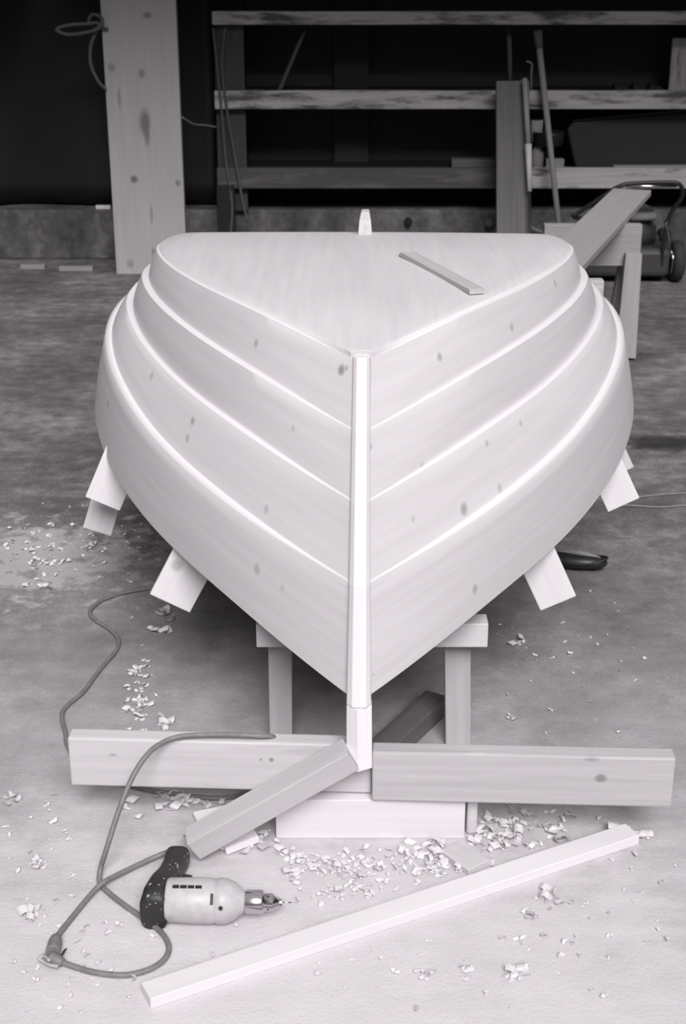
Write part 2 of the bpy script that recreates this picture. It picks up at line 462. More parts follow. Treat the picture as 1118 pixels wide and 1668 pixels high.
# big dark box
DXB = DR + .10
bx = thing('storage_box', Vector((at(1060, 270, DXB).x, DXB, zs)), 'large dark grey box with a sloping top on the lower shelf at far right', 'box')
zt0, zt1 = zr(202, DXB), zr(176, DXB)
xa, xb, xc = at(938, 270, DXB).x, at(924, 206, DXB).x, at(1180, 200, DXB).x
MB().prism([(xa, DXB, zs), (xc, DXB, zs), (xc, DXB, zt1), (xb + .03, DXB, zt0 + .01), (xb, DXB, zt0 - .03)], (0, .2, 0)).build('box_body', m_box, bx, bevel=.012)
MB().prism([(xb + .03, DXB - .006, zt0 + .012), (xc, DXB - .006, zt1 + .002), (xc, DXB - .006, zt1 + .014), (xb + .03, DXB - .006, zt0 + .024)], (0, .212, 0)).build('lid', m_dark_metal, bx, bevel=.003)
a, b = at(1000, 266, DR + .045), at(1170, 262, DR + .045)
tag(MB().board((a.x, DR + .052, zs + .012), (b.x, DR + .052, zs + .014), .05, .022).build('lath', m_grey_wood, bevel=.002), 'thin grey lath lying along the lower shelf in front of the dark box', 'lath')
a, b = at(735, 266, DS + .05), at(806, 266, DS + .05)
tag(MB().board((a.x, DS + .05, zs + .025), (b.x, DS + .05, zs + .025), .1, .05).build('board_offcut', m_post_grey, bevel=.003), 'short grey board lying on the lower shelf left of the leaning plank', 'board')
lbs = ('first dark wedge of three on the middle shelf from the left', 'second dark wedge of three on the middle shelf, in the middle', 'third dark wedge on the middle shelf, nearest the pale panel')
for i, px in enumerate((1015, 1045, 1072)):
    p = Vector((at(px, 135, DR + .06).x, DR + .06, zm))
    w_ = .045
    tag(MB().prism([p + Vector((-w_, 0, 0)), p + Vector((w_, 0, 0)), p + Vector((w_ * .5, 0, .03)), p + Vector((-w_ * .9, 0, .042))], (0, .07, 0)).build('wedge', m_dark_wood, bevel=.002), lbs[i], 'wedge', 'dark wedges on the middle shelf')
pz = at(1096, 62, DR + .2)
MB().board((pz.x + .12, DR + .2, zm), (pz.x + .12, DR + .2, pz.z), .24, .02, up=(0, 1, 0)).build('pale_panel', m_rail_pale, bevel=.002)
tag(bpy.data.objects['pale_panel'], 'pale upright panel on the middle shelf at the far right edge', 'panel')
h = MB(); h.tube([at(858, 100, DR + .02), at(867, 104, DR + .01), at(866, 118, DR), at(866, 150, DR + .03)], .006, 6, sub=4)
tag(h.build('hook', m_rope2), 'small metal hook on the middle rail beside the leaning handle', 'hook')
p = at(665, 360, YB); MB().lathe(p, (0, -1, 0), [(-.02, .02), (.03, .022), (.04, .016)], 14).build('bolt', m_black)
tag(bpy.data.objects['bolt'], 'round dark bolt end in the concrete ledge above the hull', 'bolt')
p = at(801, 362, YB); MB().lathe(p, (-.3, -1, .1), [(-.02, .03), (.04, .032), (.07, .02)], 14).build('pipe_stub', m_post_grey)
tag(bpy.data.objects['pipe_stub'], 'grey pipe stub in the concrete ledge left of the leaning plank foot', 'pipe')
h = MB(); h.tube([at(842, 356, YB - .05), at(856, 366, YB - .06), at(872, 374, YB - .05), at(890, 381, YB - .04)], [.008, .012, .01, .012], 7, sub=5)
tag(h.build('chain', m_rope2), 'short chain hanging over the concrete ledge right of the leaning plank', 'chain')

# ---------------------------------------------------------------- mower
MY = 7.05
wc = fl(1092, 462); MY = wc.y
mw = thing('lawn_mower', (at(1030, 450, MY).x, MY, 0), 'dark lawn mower with folded chrome handle standing behind the sawhorse', 'lawn mower')
xL, xRr = at(950, 450, MY).x, at(1090, 450, MY).x
zd0, zd1 = .035, at(1030, 405, MY).z
MB().board((xL, MY + .2, (zd0 + zd1) / 2), (xRr, MY + .2, (zd0 + zd1) / 2), .42, zd1 - zd0).build('deck', m_mower, mw, bevel=.03, seg=3)
for xx in (xRr + .045, xL - .04):
    for yy in (MY + .06, MY + .4):
        w = MB().lathe((xx - .03, yy, .11), (1, 0, 0), [(0, .085), (.008, .105), (.03, .11), (.055, .105), (.063, .085), (.063, .03), (.07, .03)], 28).build('wheel', m_tyre, mw)
        MB().lathe((xx - .036, yy, .11), (1, 0, 0), [(0, .06), (.004, .075), (.008, .06)], 24).build('wheel_rim', m_steel, w)
ex = at(1040, 400, MY).x
MB().lathe((ex, MY + .2, zd1), (0, 0, 1), [(0, .13), (.08, .13), (.1, .11), (.17, .11), (.19, .08)], 24).build('engine', m_mower, mw)
MB().tube([at(1028, 354, MY + .08), at(1068, 352, MY + .08)], .022, 10).build('fuel_tank', m_grey_wood, mw)
hp = [at(1078, 432, MY), at(1082, 395, MY - .02), at(1092, 350, MY - .05), at(1112, 320, MY - .1), at(1108, 301, MY - .12), at(1090, 297, MY - .12), at(1030, 299, MY - .12), at(1008, 304, MY - .12), at(985, 318, MY - .1), at(945, 345, MY - .05), at(934, 352, MY - .04), at(955, 358, MY)]
MB().tube(hp, .011, 9, sub=5).build('handle', m_dark_metal, mw)
MB().tube([at(1020, 303, MY - .14), at(1055, 303.5, MY - .14), at(1103, 303, MY - .14)], .008, 8).build('handle_grip', m_steel, mw)
MB().tube([at(1085, 360, MY - .06), at(1090, 390, MY), at(1094, 420, MY + .02)], .009, 8).build('strut', m_steel, mw)

# ---------------------------------------------------------------- sawhorse with plank
DHS = fl(1045, 583).y
zt = at(980, 366, DHS + .08).z; zb = at(980, 433, DHS + .08).z
def sawhorse(x0, x1, D, ztop_, zbot_, label, mat, splay=.0):
    r = thing('sawhorse', ((x0 + x1) / 2, D, 0), label, 'sawhorse', 'sawhorses behind the hull')
    MB().board((x0, D, (ztop_ + zbot_) / 2), (x1, D, (ztop_ + zbot_) / 2), .05, ztop_ - zbot_).build('beam', mat, r, bevel=.003)
    for sx, xx in ((1, x1 - .035), (-1, x0 + .035)):
        for sy in (-1, 1):
            MB().board((xx, D + sy * .045, zbot_ + .06), (xx - sx * .02, D + sy * .13, .008), .07, .035, up=(0, sy, .2), w1=.09).build('leg', mat, r, bevel=.003)
    return r
sawhorse(at(890, 400, DHS).x, at(1051, 400, DHS).x, DHS + .1, zt, zb, 'weathered sawhorse at right with a plank resting across its beam', m_grey_wood)
zpl = zt + .016
pf, pn_ = fl(1030, 313, zpl), fl(928, 417, zpl)
ddv = (pn_ - pf).normalized()
wpl = (fl(1065, 314, zpl) - fl(998, 311, zpl)).length * .93
e1 = pf + ddv * 2.15
tag(MB().board(pf, e1, wpl, .028).build('plank', wood('plank_pale', .36, .1, seed=19), bevel=.003), 'pale smooth plank lying across the weathered sawhorse at right', 'plank')
D2 = e1.y + .25
xe = at(980, 500, D2).x
s2 = sawhorse(xe - .62, xe, D2, zt - .001, zt - .16, 'pale sawhorse mostly hidden behind the right side of the hull', m_leg)
MB().board((xe - .02, D2 - .034, at(980, 560, D2).z), (xe - .02, D2 - .034, at(980, 467, D2).z), .03, .015, up=(0, 1, 0)).build('upright_cleat', m_leg, s2)

# ---------------------------------------------------------------- the hull
P0 = Vector((.03098, 2.43, 0)); AX = Vector((.01958, .99981, 0)); LAT = Vector((.99981, -.01958, 0))
SS = [0.0, .07, .15, .24, .35]
PR = [(1.42, 1.95, .722), (1.33, 2.1, .655), (1.25, 1.85, .605), (1.16, 1.85, .56), (1.10, 1.9, .525)]
ZN = [[(0, .332), (.29, .402), (.575, .444), (.86, .487), (1.15, .53), (1.6, .548), (2.3, .50)],
      [(.07, .546), (.35, .607), (.63, .658), (.91, .710), (1.19, .745), (1.6, .750), (2.3, .68)],
      [(.15, .685), (.42, .732), (.69, .760), (.96, .785), (1.225, .800), (1.6, .79), (2.3, .70)],
      [(.24, .800), (.5, .845), (.755, .866), (1.01, .875), (1.27, .873), (1.7, .835), (2.3, .74)],
      [(.35, .915), (.59, .945), (.84, .951), (1.08, .947), (1.32, .935), (1.75, .884), (2.3, .775)]]
STERN = 2.25
def hb(k, s):
    SM, n, b = PR[k]; t = (s - SS[k]) / SM
    return .018 + b * ((1 - abs(1 - t) ** n) if t < 1 else 1 - .52 * (t - 1) ** 2)
def pchip(nd, s):
    xs = [a for a, _ in nd]; ys = [b for _, b in nd]; n = len(xs)
    sl = [0] * n
    for i in range(n):
        if i == 0: sl[i] = (ys[1] - ys[0]) / (xs[1] - xs[0])
        elif i == n - 1: sl[i] = (ys[-1] - ys[-2]) / (xs[-1] - xs[-2])
        else: sl[i] = (ys[i + 1] - ys[i - 1]) / (xs[i + 1] - xs[i - 1])
    i = max(0, min(n - 2, sum(1 for x in xs if x <= s) - 1))
    h = xs[i + 1] - xs[i]; t = (s - xs[i]) / h
    return ys[i] * (1 + 2 * t) * (1 - t) ** 2 + sl[i] * h * t * (1 - t) ** 2 + ys[i + 1] * t * t * (3 - 2 * t) + sl[i + 1] * h * t * t * (t - 1)
def hz(k, s): return pchip(ZN[k], s)
def line(k, side, q):
    """point q (0 stem .. 1 transom) of lap line k."""
    s = SS[k] + (STERN + (4 - k) * .012 - SS[k]) * q ** 1.25
    b = hb(k, s)
    return P0 + AX * s + LAT * (side * b) + Vector((0, 0, hz(k, s))), s
TH = .016
def lerp(a, b, t): return a + (b - a) * t
NU = 84
hull = thing('boat_hull', P0 + AX * 1.1, 'upturned pale wooden clinker dinghy hull with flat bottom, bow towards the viewer', 'boat')
RIM = .009
def strake_sections(k, side):
    """closed cross sections from stem to transom; the keelward edge stands proud by one plank thickness."""
    secs = []
    for i in range(NU):
        q = i / (NU - 1)
        a, s = line(k, side, q); b, s2 = line(k + 1, side, q)
        q2 = min(1, q + .01); q1 = max(0, q - .01)
        du = (lerp(*[line(kk, side, q2)[0] for kk in (k, k + 1)], .5) - lerp(*[line(kk, side, q1)[0] for kk in (k, k + 1)], .5))
        dv = b - a; wd = dv.length
        n = du.cross(dv).normalized()
        if n.dot(LAT * side + Vector((0, -.6, .3))) < 0: n = -n
        tq = min(1.0, q / .22); taper = .10 + .90 * tq * tq * (3 - 2 * tq)
        T = TH * taper
        e = RIM / wd * (.4 + .6 * taper)
        lo = -.10 if k > 0 else 0.0
        prof = []
        for j in range(7):
            v = lo + (1 - e - lo) * j / 6
            prof.append((v, T * max(v, 0) + .004 * (1 - (2 * max(v, 0) - 1) ** 2) * min(1, q * 4) + (T * v if v < 0 else 0)))
        prof.append((1 - e * .12, T * .5)); prof.append((1 - e * .05, T * .4)); prof.append((1.0, -.004))
        prof.append((lo, prof[0][1] - TH))
        secs.append([lerp(a, b, v) + n * o for v, o in prof])
    return secs
secs = {(k, side): strake_sections(k, side) for k in range(4) for side in (-1, 1)}
# knots: find hull points under the pixels of the photograph's knots
samples = []
for key, sc in secs.items():
    for i in range(0, NU - 8):
        for j in range(6):
            for t in (0, .33, .67):
                for t2 in (0, .5):
                    p_ = lerp(lerp(sc[i][j], sc[i][j + 1], t), lerp(sc[i + 1][j], sc[i + 1][j + 1], t), t2)
                    samples.append((proj(p_), p_))
knots = []
for (px, py, r, dk) in ((554, 602, .010, .8), (563, 600, .005, .5), (419, 560, .008, .5), (247, 612, .009, .4), (313, 687, .008, .6), (305, 715, .008, .5), (718, 580, .009, .55), (836, 532, .008, .45), (905, 462, .008, .45), (795, 724, .006, .4), (813, 795, .008, .4), (755, 831, .012, .6), (848, 687, .006, .4), (775, 961, .009, .5), (435, 828, .008, .35), (416, 926, .010, .4), (566, 1085, .0025, .8), (566, 1102, .002, .7), (606, 1096, .002, .7), (604, 725, .005, .5), (670, 845, .005, .35), (175, 660, .008, .4), (690, 760, .006, .3), (480, 700, .006, .3), (460, 960, .006, .3)):
    best = min(samples, key=lambda q: (q[0][0] - px) ** 2 + (q[0][1] - py) ** 2 + q[1].y * 20)
    knots.append((tuple(best[1]), r * .9, r * 1.6, r * 1.5, dk))
m_plank = wood('hull_plank', .62, .08, .6, knots=knots, seed=.7, grain=.8)
m_edge = wood('hull_edge', .74, .03, .6, seed=3.3)  # coloured brighter than the planks to paint light caught on lap rims; stem too
def strake(k, side):
    sc = secs[k, side]; npf = len(sc[0]); m = MB()
    for row in sc: m.v += row
    us = [0]
    for j in range(1, npf): us.append(us[-1] + (sc[NU // 2][j] - sc[NU // 2][j - 1]).length)
    us.append(us[-1] + .15)
    for i in range(NU - 1):
        for j in range(npf):
            j2 = (j + 1) % npf
            uv = [(c / (NU - 1) * 2.3, k * .7 + side * .31 + us[d]) for c, d in ((i, j), (i + 1, j), (i + 1, j + 1), (i, j + 1))]
            m.face((i * npf + j, (i + 1) * npf + j, (i + 1) * npf + j2, i * npf + j2), uv, j < 6)
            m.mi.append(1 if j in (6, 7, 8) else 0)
    m.face(range(npf)); m.face([(NU - 1) * npf + j for j in range(npf)])
    return m
for k in range(4):
    for side in (-1, 1):
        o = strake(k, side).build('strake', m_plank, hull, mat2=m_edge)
        try:
            o.data.set_sharp_from_angle(angle=math.radians(50))
        except Exception:
            pass
def bot_pt(q, v, dz=0.0, inset=0.0):
    a, b = line(4, -1, q)[0], line(4, 1, q)[0]
    tq = min(1.0, q / .22); ov = .003 + .013 * (.1 + .9 * tq * tq * (3 - 2 * tq))
    p = lerp(a, b, v) + (b - a).normalized() * ((2 * v - 1) * (ov - inset * min(1, q * 12))); p.z += dz + .003 * (1 - (2 * v - 1) ** 2)
    return p
m = MB(); nvb = 17
for dz, ins in ((.009, .010), (-.002, 0.0)):
    b0 = len(m.v)
    for i in range(NU):
        for j in range(nvb): m.v.append(bot_pt(i / (NU - 1), j / (nvb - 1), dz, ins))
    for i in range(NU - 1):
        for j in range(nvb - 1):
            q = [(i, j), (i + 1, j), (i + 1, j + 1), (i, j + 1)]
            m.face([b0 + a * nvb + c for a, c in q], [(a / NU * 2, (m.v[b0 + a * nvb + c]).x) for a, c in q], True)
nn = NU * nvb; edge_faces = []
for i in range(NU - 1):
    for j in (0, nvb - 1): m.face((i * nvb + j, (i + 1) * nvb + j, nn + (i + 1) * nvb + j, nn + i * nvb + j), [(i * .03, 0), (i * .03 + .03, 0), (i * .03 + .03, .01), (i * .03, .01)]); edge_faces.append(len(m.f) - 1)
for j in range(nvb - 1):
    for i in (0, NU - 1): m.face((i * nvb + j, i * nvb + j + 1, nn + i * nvb + j + 1, nn + i * nvb + j))
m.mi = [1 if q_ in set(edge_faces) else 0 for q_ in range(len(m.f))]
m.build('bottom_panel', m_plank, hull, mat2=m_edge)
# transom
tp = [line(k, -1, 1)[0] for k in range(5)] + [line(k, 1, 1)[0] for k in (4, 3, 2, 1, 0)]
cen = sum(tp, Vector()) / len(tp)
MB().prism([lerp(p, cen, .03) + Vector((0, -.03, 0)) for p in tp], AX * .025).build('transom', m_fresh2, hull)
# stem: ridged bar in front of the hood ends
st_pts = [(SS[0] - .002, hz(0, 0) - .012, .0245), (SS[1], hz(1, SS[1]), .021), (SS[2], hz(2, SS[2]), .0195), (SS[3], hz(3, SS[3]), .0185), (SS[4] + .006, hz(4, SS[4]) + .004, .0175)]
m = MB()
for (s, z, w) in st_pts:
    c = P0 + AX * s + Vector((0, 0, z))
    for (du, dl) in ((.03, -w * .8), (-.012, -w), (-.024, -w * .55), (-.027, w * .12), (-.024, w * .6), (-.012, w), (.03, w * .8)):
        m.v.append(c + AX * du + LAT * dl)
for i in range(4):
    for j in range(7):
        j2 = (j + 1) % 7
        m.face((i * 7 + j, i * 7 + j2, (i + 1) * 7 + j2, (i + 1) * 7 + j), [(i * .15, j * .01), (i * .15, j * .01 + .01), (i * .15 + .15, j * .01 + .01), (i * .15 + .15, j * .01)])
m.face(list(range(7))); m.face(list(range(28, 35)))
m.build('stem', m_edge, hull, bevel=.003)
# skeg, on the centreline of the bottom
def cl(s): return P0 + AX * s + Vector((0, 0, hz(4, s) + .006))
sk = MB()
a = cl(1.66); 
ske = [cl(1.62) + Vector((0, 0, -.004)), cl(1.645) + Vector((0, 0, .045)), cl(1.67) + Vector((0, 0, .068)), cl(1.70) + Vector((0, 0, .075)), cl(2.24) + Vector((0, 0, .085)), cl(2.24) + Vector((0, 0, -.006)), cl(1.95) + Vector((0, 0, -.006))]
zt0 = proj(ske[2])
for sgn in (-1, 1):
    for (p, w) in zip(ske, (.021, .018, .012, .011, .012, .02, .02)):
        sk.v.append(p + LAT * (sgn * w))
n7 = len(ske)
sk.face(range(n7)); sk.face([n7 + i for i in range(n7)][::-1])
for i in range(n7):
    j_ = (i + 1) % n7; sk.face((i, j_, n7 + j_, n7 + i), [(0, 0), (.1, 0), (.1, .03), (0, .03)])
sk.build('skeg', m_beam, hull, bevel=.004)
# nail heads along the hood ends at the stem foot
for (px, py) in ((565, 1075), (566, 1085), (566, 1100), (606, 1096), (605, 1040), (563, 1060)):
    pass
# stick lying on the bottom
def on_bottom(px, py):
    best = None
    for i in range(121):
        for j in range(61):
            p = bot_pt(i / 120, j / 60, .009); q = proj(p)
            d = (q[0] - px) ** 2 + (q[1] - py) ** 2
            if best is None or d < best[0]: best = (d, p)
    return best[1]
qa, qb = on_bottom(664, 418), on_bottom(776, 481)
qd = (qb - qa).normalized()
stick = MB().board(qa + Vector((0, 0, .008)), qb + Vector((0, 0, .008)), .036, .012, cut0=.02).build('stick', wood('stick_grey', .50, .16, seed=23), bevel=.001)
tag(stick, 'short flat grey stick lying diagonally on the flat hull bottom', 'stick')

# ---------------------------------------------------------------- molds under the hull
def hull_pt(k, s, side): return P0 + AX * s + LAT * (side * hb(k, s)) + Vector((0, 0, hz(k, s)))
def mold(s, label, ends, mat, w=.098):
    """two splayed side arms whose lower ends stick out below the sheer, joined by a cross spall on the strongback."""
    c = P0 + AX * s
    r = thing('building_mold', c + Vector((0, 0, .34)), label, 'mold', 'building molds inside the hull')
    for side, (o_px, i_px, ext) in ends.items():
        D = c.y
        o_, i_ = at(o_px[0], o_px[1], D), at(i_px[0], i_px[1], D)
        bc = (o_ + i_) / 2; acr = (i_ - o_); ww = acr.length; acr.normalize()
        d = Vector((-acr.z, 0, acr.x)) * (1 if side < 0 else -1)
        if d.z < 0: d = -d
        MB().board(bc, bc + d * ext, .022, ww, up=acr).build('side_arm', mat, r, bevel=.002)
    zz = .345
    MB().board(c + LAT * -(hb(0, s) - .07) + Vector((0, .026, zz + .14)), c + LAT * (hb(0, s) - .07) + Vector((0, .026, zz + .14)), .022, .09).build('cross_spall', mat, r, bevel=.002)
    for sx in (-.10, .10):
        MB().board(c + LAT * sx + Vector((0, .05, zz)), c + LAT * sx + Vector((0, .05, zz + .2)), .022, .06, up=LAT).build('foot', mat, r)
    return r
knm = wood('mold_pine', .78, .05, seed=31, knots=[(tuple(at(289, 918, P0.y + .53)), .018, .1, .018, .45)])
mold(.53, 'front mold whose two pale arm ends stick out below the hull, nearer the bow', {-1: ((245, 965), (310, 995), .26), 1: ((938, 968), (880, 992), .26)}, knm)
mold(.93, 'middle mold whose bright arm ends stick out below the hull at its widest', {-1: ((140, 807), (196, 830), .24), 1: ((1041, 809), (990, 832), .24)}, m_fresh)
mold(1.03, 'rear mold whose greyer arm ends show just behind the middle mold arms', {-1: ((136, 857), (182, 871), .24), 1: ((1032, 759), (990, 778), .20)}, m_fresh2)
# strongback carrying the molds
sb = thing('strongback', P0 + AX * .5, 'low timber strongback hidden under the hull carrying the molds', 'strongback')
for sx in (-.10, .10):
    MB().board(P0 + AX * .365 + LAT * sx + Vector((0, 0, .315)), P0 + AX * 2.0 + LAT * sx + Vector((0, 0, .315)), .045, .06).build('rail', m_leg, sb)
    MB().board(P0 + AX * 1.75 + LAT * sx + Vector((0, 0, 0)), P0 + AX * 1.75 + LAT * sx + Vector((0, 0, .285)), .045, .08, up=AX).build('leg', m_leg, sb)
# trestle under the bow
DT = 2.76
za, zb = at(600, 1008, DT).z, at(600, 1046, DT).z
xa, xb = at(419, 1040, DT).x, at(793, 1040, DT).x
tr = thing('trestle', ((xa + xb) / 2, DT, 0), 'plain timber trestle standing under the bow with two square legs', 'trestle')
MB().board((xa, DT, (za + zb) / 2), (xb, DT, (za + zb) / 2), .05, za - zb).build('beam', m_fresh2, tr, bevel=.002)
for (x0, x1, xf0, xf1) in ((437, 476, 434, 480), (723, 766, 725, 773)):
    tx, bx_ = at((x0 + x1) / 2, 1045, DT + .03).x, at((xf0 + xf1) / 2, 1205, DT + .0).x
    w_ = at(x1, 1045, DT).x - at(x0, 1045, DT).x
    MB().board((bx_, DT + .045, 0), (tx, DT + .04, zb + .02), w_ * .98, .035, up=(0, 1, 0), w1=w_).build('leg', m_leg, tr, bevel=.002)
# small caps of the trestle seen either side of the bow
# ---------------------------------------------------------------- bow post, beams, brace, block
DP = 2.412
pz0 = at(585, 1253, DP).z; pz1 = hz(0, 0) - .013
ptx, pbx = at(585.5, 1135, DP).x, at(585.5, 1250, DP).x
m = MB()
for (x, z, w) in ((pbx, pz0, .0255), (ptx, pz1, .0245)):
    for (dx, dy) in ((-w, .03), (-w, .004), (-.003, -.012), (w, .004), (w, .03)):
        m.v.append(Vector((x + dx, DP + dy, z)))
for j in range(5):
    j2 = (j + 1) % 5
    m.face((j, j2, 5 + j2, 5 + j), [(0, j * .03), (0, j * .03 + .03), (.2, j * .03 + .03), (.2, j * .03)])
m.face(range(5)); m.face(range(5, 10))
tag(m.build('bow_post', wood('post_wood', .82, .10, seed=33), bevel=.0015), 'short ridged wooden post fixed between the bow and the low beams', 'post')
def beam_line(x, ya, yb, D): return at(x, ya, D), at(x, yb, D)
# left beam (behind), right beam (in front)
zt_, zb_ = .208, .0965
lt = at(113, 1240, 2.478); rt = at(606, 1250, 2.449)
a = Vector((lt.x, 2.478 + .022, (zt_ + zb_) / 2)); b = Vector((rt.x, 2.449 + .022, (zt_ + zb_) / 2))
kb = [(tuple(at(442, 1240, 2.455)), .006, .1, .006, .8), (tuple(at(425, 1240, 2.455)), .004, .1, .004, .6), (tuple(at(183, 1232, 2.47)), .01, .1, .004, .5)]
mbl = wood('beam_left', .58, .10, seed=8.2, patches=(.47, .60, 2.0), knots=kb)
tag(MB().board(a, b, .04, zt_ - zb_).build('timber_beam', mbl, bevel=.004), 'pale horizontal timber left of the bow post, brace and cord crossing it', 'beam')
lt = at(607, 1250, 2.424); rt = at(1100, 1262, 2.400)
a = Vector((lt.x, 2.424 + .02, .153)); b = Vector((rt.x, 2.400 + .02, .153))
kb = [(tuple(at(980, 1270, 2.40)), .014, .1, .012, .7), (tuple(at(965, 1240, 2.40)), .02, .1, .006, .4)]
mbr = wood('beam_right', .47, .16, seed=3.9, patches=(.60, .66, 4.0), knots=kb)
tag(MB().board(a, b, .04, .113).build('timber_beam', mbr, bevel=.004), 'rough greyer horizontal timber right of the bow post', 'beam')
# block under the beams
bxa, bxb = fl(450, 1366), fl(757, 1368)
bk = MB().board((bxa.x, bxa.y + .022, .046), (bxb.x, bxa.y + .022, .046), .044, .092).build('support_plank', wood('block_pine', .72, .05, seed=36), bevel=.002)
tag(bk, 'clean pale plank standing on edge on the floor under the beams', 'plank')
xq = at(768, 1335, 2.47)
tag(MB().board((fl(769, 1364).x, 2.445, .044), (fl(769, 1364).x, 2.60, .044), .022, .086).build('support_plank', wood('block_pine2', .60, .10, seed=37), bevel=.006), 'narrow plank on edge behind the right end of the clean floor plank', 'plank')
# brace
A = at(572, 1228, 2.405); Bp = fl(313, 1376, .034)
Bp = Vector((Bp.x, Bp.y, .036))
tag(MB().board(A, Bp, .050, .05, up=(0, -.12, .99), cut1=.0).build('brace', m_brace, bevel=.002), 'square timber brace slanting from the bow post down to the floor at left', 'brace')
# dark timber lying under the hull
ua, ub = fl(650, 1200, .03), fl(712, 1142, .03)
ud = (ub - ua).normalized()
tag(MB().board(ua - ud * .1, ub, .06, .045).build('floor_timber', m_post_grey, bevel=.003), 'timber offcut lying in shadow on the floor beneath the bow', 'timber')
# scraps beside the brace
q = fl(333, 1350); tag(MB().board(q + Vector((-.02, .02, .008)), q + Vector((.06, .05, .008)), .04, .016).build('wood_scrap', m_fresh, bevel=.002), 'bright scrap of board lying behind the lower end of the brace', 'scrap')
q = fl(390, 1378); tag(MB().board(q + Vector((-.035, -.01, .010)), q + Vector((.03, .02, .02)), .055, .016).build('wood_scrap', m_fresh, bevel=.002), 'bright scrap of board lying in front of the lower end of the brace', 'scrap')
q0, q1 = fl(735, 1385), fl(782, 1418)
tag(MB().board((q0.x, q0.y, .007), (q1.x, q1.y, .007), .06, .014).build('wood_scrap', m_beam, bevel=.002), 'thin flat scrap of board lying among shavings behind the long batten', 'scrap')
# long batten in the foreground
la, ra = fl(238, 1622, .011), fl(1030, 1358, .011)
bm_ = MB().board(la, ra, .047, .022).build('batten', wood('long_batten', .74, .05, seed=40), bevel=.0015)
tag(bm_, 'long clean batten lying aslant on the floor in the foreground', 'batten')

# ---------------------------------------------------------------- drill
dr0 = fl(268, 1478, .043); dr1 = fl(440, 1482, .043)
dax = (dr1 - dr0); dax.z = 0; dax.normalize()
R0 = .041
org = Vector((dr0.x + .002, dr0.y + .025, R0))
drill = thing('electric_drill', (org.x + .08, org.y, 0), 'pale metal electric drill with black handle lying on its side on the floor', 'drill')
MB().lathe(org, dax, [(0, .0385), (.004, .0405), (.05, .042), (.085, .042), (.088, .0405), (.093, .0405), (.096, .0425), (.112, .041), (.126, .035), (.137, .026), (.143, .021), (.146, .019)], 40).build('motor_housing', m_drill_body, drill)
hx = Vector((-dax.y, dax.x, 0))
hb0 = org - dax * .012
# black rear housing and handle: swept rounded box
m = MB()
path = [(-.020, -.036, .034, .030), (-.020, -.030, .037, .037), (-.018, .0, .038, .039), (-.014, .035, .034, .038), (-.009, .075, .029, .031), (-.006, .112, .028, .027), (-.003, .138, .032, .028), (-.002, .152, .032, .026), (-.002, .160, .022, .018)]
nq = 20
for (u, v, w, hh) in path:
    for k in range(nq):
        q = 2 * math.pi * k / nq
        cx_ = math.copysign(abs(math.cos(q)) ** .65, math.cos(q)); sy_ = math.copysign(abs(math.sin(q)) ** .65, math.sin(q))
        m.v.append(org + dax * (u + cx_ * w * .72) + hx * v + Vector((0, 0, sy_ * hh - (R0 - hh) * .9)))
for i in range(len(path) - 1):
    for k in range(nq):
        k2 = (k + 1) % nq
        m.face((i * nq + k, i * nq + k2, (i + 1) * nq + k2, (i + 1) * nq + k), smooth=True)
m.face(range(nq)); m.face([(len(path) - 1) * nq + k for k in range(nq)])
mh, nth, bh = nodes_of('handle_black')
sp_ = noise(nth, N(nth, 'ShaderNodeTexCoord').outputs['Object'], 95, 2, .5)
lk(nth, mix(nth, ramp(nth, sp_, [(.66, 0.0), (.70, 1.0)]), grey(.022), grey(.40)), bh.inputs['Base Color'])
bh.inputs['Roughness'].default_value = .5
hnd = m.build('handle', mh, drill)
MB().board(org + dax * .014 + hx * .075 + Vector((0, 0, -.012)), org + dax * .034 + hx * .070 + Vector((0, 0, -.012)), .028, .016).build('trigger', m_dark_metal, hnd, bevel=.004)
def on_body(u, ang, out=.0003):
    r = .042
    return org + dax * u + (Vector((0, 0, 1)) * math.sin(ang) - hx * math.cos(ang)) * (r + out)
for uu in (.020, .034, .048, .062):
    p = on_body(uu, 1.25); n_ = (p - (org + dax * uu)).normalized()
    MB().board(p - dax * .006, p + dax * .006, .006, .002, up=n_).build('vent_slot', m_black, drill)
p = on_body(.088, .72); n_ = (p - (org + dax * .088)).normalized(); tt = dax.cross(n_)
MB().board(p - tt * .010, p + tt * .010, .005, .003, up=n_).build('gear_latch', m_dark_metal, drill, bevel=.001)
MB().tube([on_body(.105, .35), on_body(.105, .35) + (on_body(.105, .35) - (org + dax * .105)).normalized() * .002], .004, 10).build('screw_head', m_dark_metal, drill)
ch = MB().lathe(org, dax, [(.146, .0205), (.148, .022), (.178, .022), (.180, .0205), (.182, .017), (.196, .0165), (.200, .013), (.210, .009)], 28).build('chuck', m_steel, drill)
for k in range(3):
    q = k * 2.094 + .4
    rr = (Vector((0, 0, 1)) * math.sin(q) + hx * math.cos(q))
    MB().board(org + dax * .198 + rr * .007, org + dax * .214 + rr * .0035, .004, .005, up=rr).build('chuck_jaw', m_steel, ch)
for k in range(4):
    q = k * 1.571 + .3; rr = (Vector((0, 0, 1)) * math.sin(q) + hx * math.cos(q))
    MB().tube([org + dax * .189 + rr * .0158, org + dax * .189 + rr * .0168], .0022, 8).build('key_hole', m_black, ch)
MB().tube([org + dax * .21, org + dax * .232], .0013, 8).build('drill_bit', m_steel, drill)
hend = org + dax * .004 + hx * .156 + Vector((0, 0, -.018))
